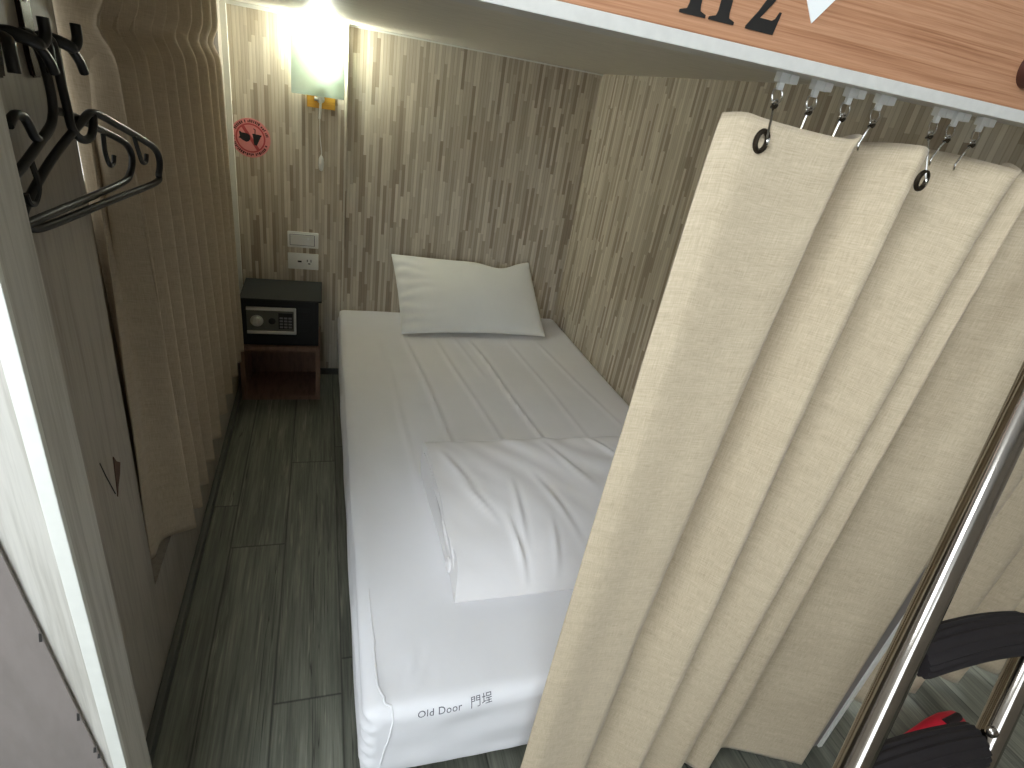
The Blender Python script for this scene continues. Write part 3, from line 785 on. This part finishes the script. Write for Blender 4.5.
bm = new(); tube(bm, catmull([(-.007, CY - .040, 1.186), (-.008, CY - .043, 1.172), (-.011, CY - .036, 1.12)], 5), .0046, 8); tube(bm, catmull([(-.011, CY - .036, 1.122), (-.010, CY - .02, 1.06), (-.004, CY - .015, 1.00), (-.005, CY - .015, .985)], 5), .0020, 6); cd = obj('pull_cord', bm, M['plate'], lp)
bm = new(); lathe(bm, (-.005, CY - .015, .926), (0, 0, 1), [(0, .003), (.004, .0075), (.02, .010), (.045, .0095), (.056, .005), (.06, .0015)], 16); obj('bead', bm, M['silver'], cd)

# ------------------------------------------------------------------ coat hooks and hangers
def coat_hook(y, x1, z, label, back):
    r = thing('coat_hook', label, 'coat hook', (XL, y, z), 'dark coat hooks on the grey wall')
    bm = new(); prism(bm, [(y - .011, z - .040), (y + .011, z - .040), (y + .014, z - .015), (y + .014, z + .050), (y + .008, z + .062), (y - .008, z + .062), (y - .014, z + .05), (y - .014, z - .015)], lambda a, b, d: (d, a, b), XL, XL + .006)
    bmesh.ops.bevel(bm, geom=bm.edges[:], offset=.002, segments=2, affect='EDGES'); bp = obj('back_plate', bm, M['hook_brown'], r)
    bm = new(); lathe(bm, (XL + .006, y, z + .044), (1, 0, 0), [(0, .004), (.0015, .004), (.002, .0001)], 12); obj('screw', bm, M['silver'], bp)
    bm = new(); tube(bm, catmull([(XL + .004, y, z + .000), (XL + .018, y + .002, z + .006), (XL + .034, y + .008, z + .003), (XL + .040, y + .022, z - .001), (XL + .043, y + .032, z + .008), (XL + .043, y + .034, z + .026)], 6), [.0075] * 12 + [.0072] * 6 + [.0062] * 13, 10); obj('upper_arm', bm, M['black_plastic'], r)
    bm = new(); tube(bm, catmull([(XL + .010, y - .004, z + .002), (XL + .030, y - .030, z + .0), (XL + .034, y - .040, z - .010), (XL + .035, y - .042, z - .030)], 6), .0060, 10); obj('prong', bm, M['black_plastic'], r)
    bm = new(); tube(bm, catmull([(XL + .038, y + .020, z - .002), (XL + .041, y + .034, z - .016), (XL + .042, y + .042, z - .030)], 5), .0055, 10); obj('lower_prong', bm, M['black_plastic'], r)
    return r
coat_hook(.836, 0, 1.288, 'dark double coat hook nearest the entrance post, holding the front black hanger', 1)
coat_hook(.935, 0, 1.286, 'dark double coat hook beside the taupe curtain, holding the rear black hanger', 1)

def hanger(label, hook, frame, straps):
    a = Vector(frame[0])
    r = thing('clothes_hanger', label, 'clothes hanger', tuple(a), 'black plastic hangers on the coat hooks')
    bm = new(); tube(bm, catmull(frame, 6, True), .0052, 10, closed=True); obj('shoulder_frame', bm, M['black_plastic'], r)
    bm = new(); tube(bm, catmull(hook, 6), .0052, 10); obj('hook', bm, M['black_plastic'], r)
    for s in straps:
        bm = new(); tube(bm, catmull(s, 6), .0034, 8); obj('strap_hook', bm, M['black_plastic'], r)
h1 = [(-.3185, .868, 1.296), (-.315, .880, 1.294), (-.314, .889, 1.285), (-.313, .897, 1.259), (-.313, .900, 1.226), (-.314, .889, 1.202), (-.316, .862, 1.187), (-.317, .844, 1.188), (-.3175, .834, 1.203), (-.318, .825, 1.213), (-.319, .807, 1.215), (-.320, .792, 1.206)]
f1 = [(-.313, .910, 1.213), (-.3065, 1.010, 1.187), (-.301, 1.097, 1.161), (-.2985, 1.128, 1.145), (-.298, 1.135, 1.127), (-.2995, 1.120, 1.108), (-.302, 1.085, 1.099), (-.310, .95, 1.100), (-.3175, .83, 1.102), (-.322, .765, 1.103), (-.3235, .722, 1.108), (-.324, .712, 1.122), (-.3235, .722, 1.137), (-.3222, .745, 1.147), (-.319, .800, 1.163), (-.314, .880, 1.197)]
s1 = [[(-.305, 1.036, 1.176), (-.305, 1.033, 1.150), (-.3045, 1.043, 1.131), (-.304, 1.058, 1.131), (-.303, 1.064, 1.142)], [(-.318, .822, 1.166), (-.318, .828, 1.138), (-.319, .814, 1.121), (-.3195, .800, 1.123), (-.320, .796, 1.134)]]
hanger('front black plastic clothes hanger, its lower bar ending behind the pale post', h1, f1, s1)
h2 = [(-.310, .905, 1.292), (-.308, .913, 1.291), (-.307, .917, 1.280), (-.307, .918, 1.255), (-.306, .921, 1.220), (-.306, .925, 1.193), (-.303, .943, 1.178), (-.299, .963, 1.179), (-.297, .975, 1.193), (-.297, .980, 1.206)]
f2 = [(-.297, .984, 1.208), (-.286, 1.045, 1.188), (-.276, 1.106, 1.166), (-.268, 1.154, 1.145), (-.2655, 1.167, 1.125), (-.267, 1.158, 1.104), (-.270, 1.140, 1.092), (-.295, .99, 1.090), (-.318, .850, 1.088), (-.325, .805, 1.092), (-.3265, .795, 1.105), (-.325, .806, 1.120), (-.316, .87, 1.160), (-.303, .950, 1.198)]
s2 = [[(-.279, 1.086, 1.174), (-.277, 1.093, 1.148), (-.276, 1.103, 1.130), (-.274, 1.116, 1.129), (-.273, 1.122, 1.140)]]
hanger('rear black plastic clothes hanger, sticking out farther over the taupe curtain', h2, f2, s2)

# ------------------------------------------------------------------ chrome ladder with ribbed foam treads, leaning on the board
ld = thing('bunk_ladder', 'leaning chrome ladder with black ribbed foam treads in front of the curtain', 'ladder', (.40, .035, 0))
dirv = Vector((.205, .158, .425)); p0 = Vector((.665, .261, .607))
def on_rail(z, off=0): return p0 + dirv * ((z - p0.z) / dirv.z) + Vector((off, 0, 0))
GAP = .275
for off in (0, GAP):
    bm = new(); a, b = on_rail(.015, off), on_rail(1.335, off)
    tube(bm, [a.lerp(b, k / 20) for k in range(21)], .0190, 28); rr_ = obj('rail', bm, M['chrome'], ld)
    bm = new(); tube(bm, [on_rail(.0, off), on_rail(.05, off)], .0215, 20); obj('rubber_foot', bm, M['black_plastic'], rr_)
    e = on_rail(1.335, off)
    bm = new(); tube(bm, catmull([e, e + Vector((.008, .006, .02)), e + Vector((.012, .008, .04)), e + Vector((.012, .008, .085))], 4), .011, 12); obj('top_bracket', bm, M['chrome'], rr_)
def tread(z):
    a = on_rail(z, .022); bnd = on_rail(z, GAP - .022)
    bm = new(); tube(bm, [on_rail(z, .010), on_rail(z, GAP - .010)], .009, 12); cr = obj('rung', bm, M['chrome'], ld)
    bm = new(); N = 24; S = 44; rings = []
    for i in range(N + 1):
        t = i / N; c = a.lerp(bnd, t) + Vector((0, 0, .012 * math.sin(PI * t) - .004))
        ring = []
        for k in range(S):
            th = 2 * PI * k / S
            rib = .0016 * math.cos(th * 16)
            e1 = .0285 + rib; e2 = .0190 + rib
            f = .93 if i in (0, N) else 1
            # flattened oval cross-section, tipped toward the climber
            yy = e1 * f * math.cos(th); zz = e2 * f * math.sin(th)
            ring.append(bm.verts.new(c + Vector((0, yy * .80 - zz * .6, yy * .6 + zz * .80))))
        rings.append(ring)
    for i in range(N):
        for k in range(S): bm.faces.new((rings[i][k], rings[i][(k + 1) % S], rings[i + 1][(k + 1) % S], rings[i + 1][k]))
    bm.faces.new(rings[0][::-1]); bm.faces.new(rings[-1])
    obj('foam_tread', bm, M['foam'], ld, True, 50)
for z in (.30, .446, .592, .746): tread(z)
for z in (.592,):
    bm = new(); e = on_rail(z + .012, GAP); lathe(bm, e + Vector((-.019, -.004, .012)), (-.6, -.7, .25), [(0, .008), (.004, .008), (.007, .005), (.008, .0001)], 14); obj('bolt', bm, M['chrome'], ld)

# ------------------------------------------------------------------ red shoe on the floor by the neighbour's curtain
shoe = thing('shoe', 'red and white shoe on the floor beneath the neighbouring curtain', 'shoe', (1.47, .52, 0))
def shoe_part(prof, nm, mat, wsc, zscale=1):
    bm = new(); N = len(prof); S = 20; rings = []
    D = Vector((.985, .17, 0)).normalized(); W = Vector((-D.y, D.x, 0)); base = Vector((1.350, .462, 0))
    for s, w, zb, zt in prof:
        ring = []
        for k in range(S):
            th = 2 * PI * k / S; zc, hz = (zb + zt) / 2, (zt - zb) / 2
            cx_ = math.copysign(abs(math.cos(th)) ** .8, math.cos(th)); sz = math.copysign(abs(math.sin(th)) ** .8, math.sin(th))
            ring.append(bm.verts.new(base + D * s + W * (w * wsc * cx_) + Vector((0, 0, zc + hz * sz))))
        rings.append(ring)
    for i in range(N - 1):
        for k in range(S): bm.faces.new((rings[i][k], rings[i][(k + 1) % S], rings[i + 1][(k + 1) % S], rings[i + 1][k]))
    bm.faces.new(rings[0][::-1]); bm.faces.new(rings[-1]); return obj(nm, bm, mat, shoe, True, 60)
shoe_part([(0, .010, .001, .018), (.01, .028, .001, .020), (.05, .042, .001, .020), (.12, .040, .001, .020), (.20, .038, .001, .022), (.235, .030, .001, .022), (.245, .012, .002, .020)], 'sole', M['shoe_white'], 1)
up = shoe_part([(.004, .008, .014, .022), (.014, .025, .014, .040), (.05, .038, .014, .052), (.10, .037, .014, .070), (.14, .036, .014, .088), (.19, .034, .014, .086), (.230, .026, .014, .080), (.240, .010, .016, .060)], 'upper', M['shoe_red'], 1)
for s0, s1 in ((.055, .085), (.100, .130)):
    bm = new(); D = Vector((.985, .17, 0)).normalized(); W = Vector((-D.y, D.x, 0)); base = Vector((1.350, .462, 0))
    tube(bm, catmull([base + D * s0 - W * .037 + Vector((0, 0, .030)), base + D * (s0 + .008) - W * .034 + Vector((0, 0, .048)), base + D * s1 - W * .018 + Vector((0, 0, .064 + (s0 - .055) * .5))], 5), .0045, 8); obj('stripe', bm, M['shoe_white'], up)
bm = new(); D = Vector((.985, .17, 0)).normalized(); tube(bm, [Vector((1.350, .462, 0)) + D * .155 + Vector((0, 0, .0865)), Vector((1.350, .462, 0)) + D * .215 + Vector((0, 0, .0835))], [.012, .010], 14); obj('opening', bm, M['dark_in'], up)

# ------------------------------------------------------------------ light
def area(name, loc, target, sx, sy, power, col):
    l = bpy.data.lights.new(name, 'AREA'); l.shape = 'RECTANGLE'; l.size = sx; l.size_y = sy; l.energy = power; l.color = col
    o = bpy.data.objects.new(name, l); C.objects.link(o); o.location = loc
    d = Vector(target) - Vector(loc); o.rotation_euler = d.to_track_quat('-Z', 'Y').to_euler(); return o
area('added_corridor_area', (-.95, -.40, 2.15), (.45, .95, .4), .7, .7, 23, (.87, .94, 1.0))  # added area light out of view, standing in for daylight from upper left
pt = bpy.data.lights.new('lamp_light', 'POINT'); pt.energy = 5.6; pt.color = (.97, 1.0, .88); pt.shadow_soft_size = .035
po = bpy.data.objects.new('lamp_light', pt); C.objects.link(po); po.location = (-.006, CY - .034, 1.392)
p2 = bpy.data.lights.new('lamp_light', 'POINT'); p2.energy = .55; p2.color = (.90, 1.0, .96); p2.shadow_soft_size = .012
po2 = bpy.data.objects.new('lamp_light', p2); C.objects.link(po2); po2.location = (.030, CY - .030, 1.315)
w = bpy.data.worlds.new('daylight'); bpy.context.scene.world = w; w.use_nodes = True
bg = w.node_tree.nodes['Background']; bg.inputs[0].default_value = (.82, .915, 1.0, 1); bg.inputs[1].default_value = 4.8

# ------------------------------------------------------------------ camera (20 mm on a 36 mm frame, tipped down, rolled slightly)
cam = bpy.data.cameras.new('camera'); co = bpy.data.objects.new('camera', cam); C.objects.link(co)
cam.sensor_width = 36; cam.sensor_fit = 'HORIZONTAL'; cam.lens = 569 / 1024 * 36; cam.clip_start = .02
Rm = ((0.948244, 0.004418, 0.317512), (-0.277363, -0.475313, 0.834953), (0.154607, -0.879805, -0.449488))
co.matrix_world = Matrix(((Rm[0][0], -Rm[0][1], -Rm[0][2], 0), (Rm[1][0], -Rm[1][1], -Rm[1][2], 0), (Rm[2][0], -Rm[2][1], -Rm[2][2], 1.32), (0, 0, 0, 1)))
sc = bpy.context.scene; sc.camera = co
sc.cycles.max_bounces = 16; sc.cycles.diffuse_bounces = 10
vs = sc.view_settings; vs.view_transform = 'Standard'; vs.look = 'None'; vs.gamma = 1; vs.use_curve_mapping = False; vs.exposure = 0.58
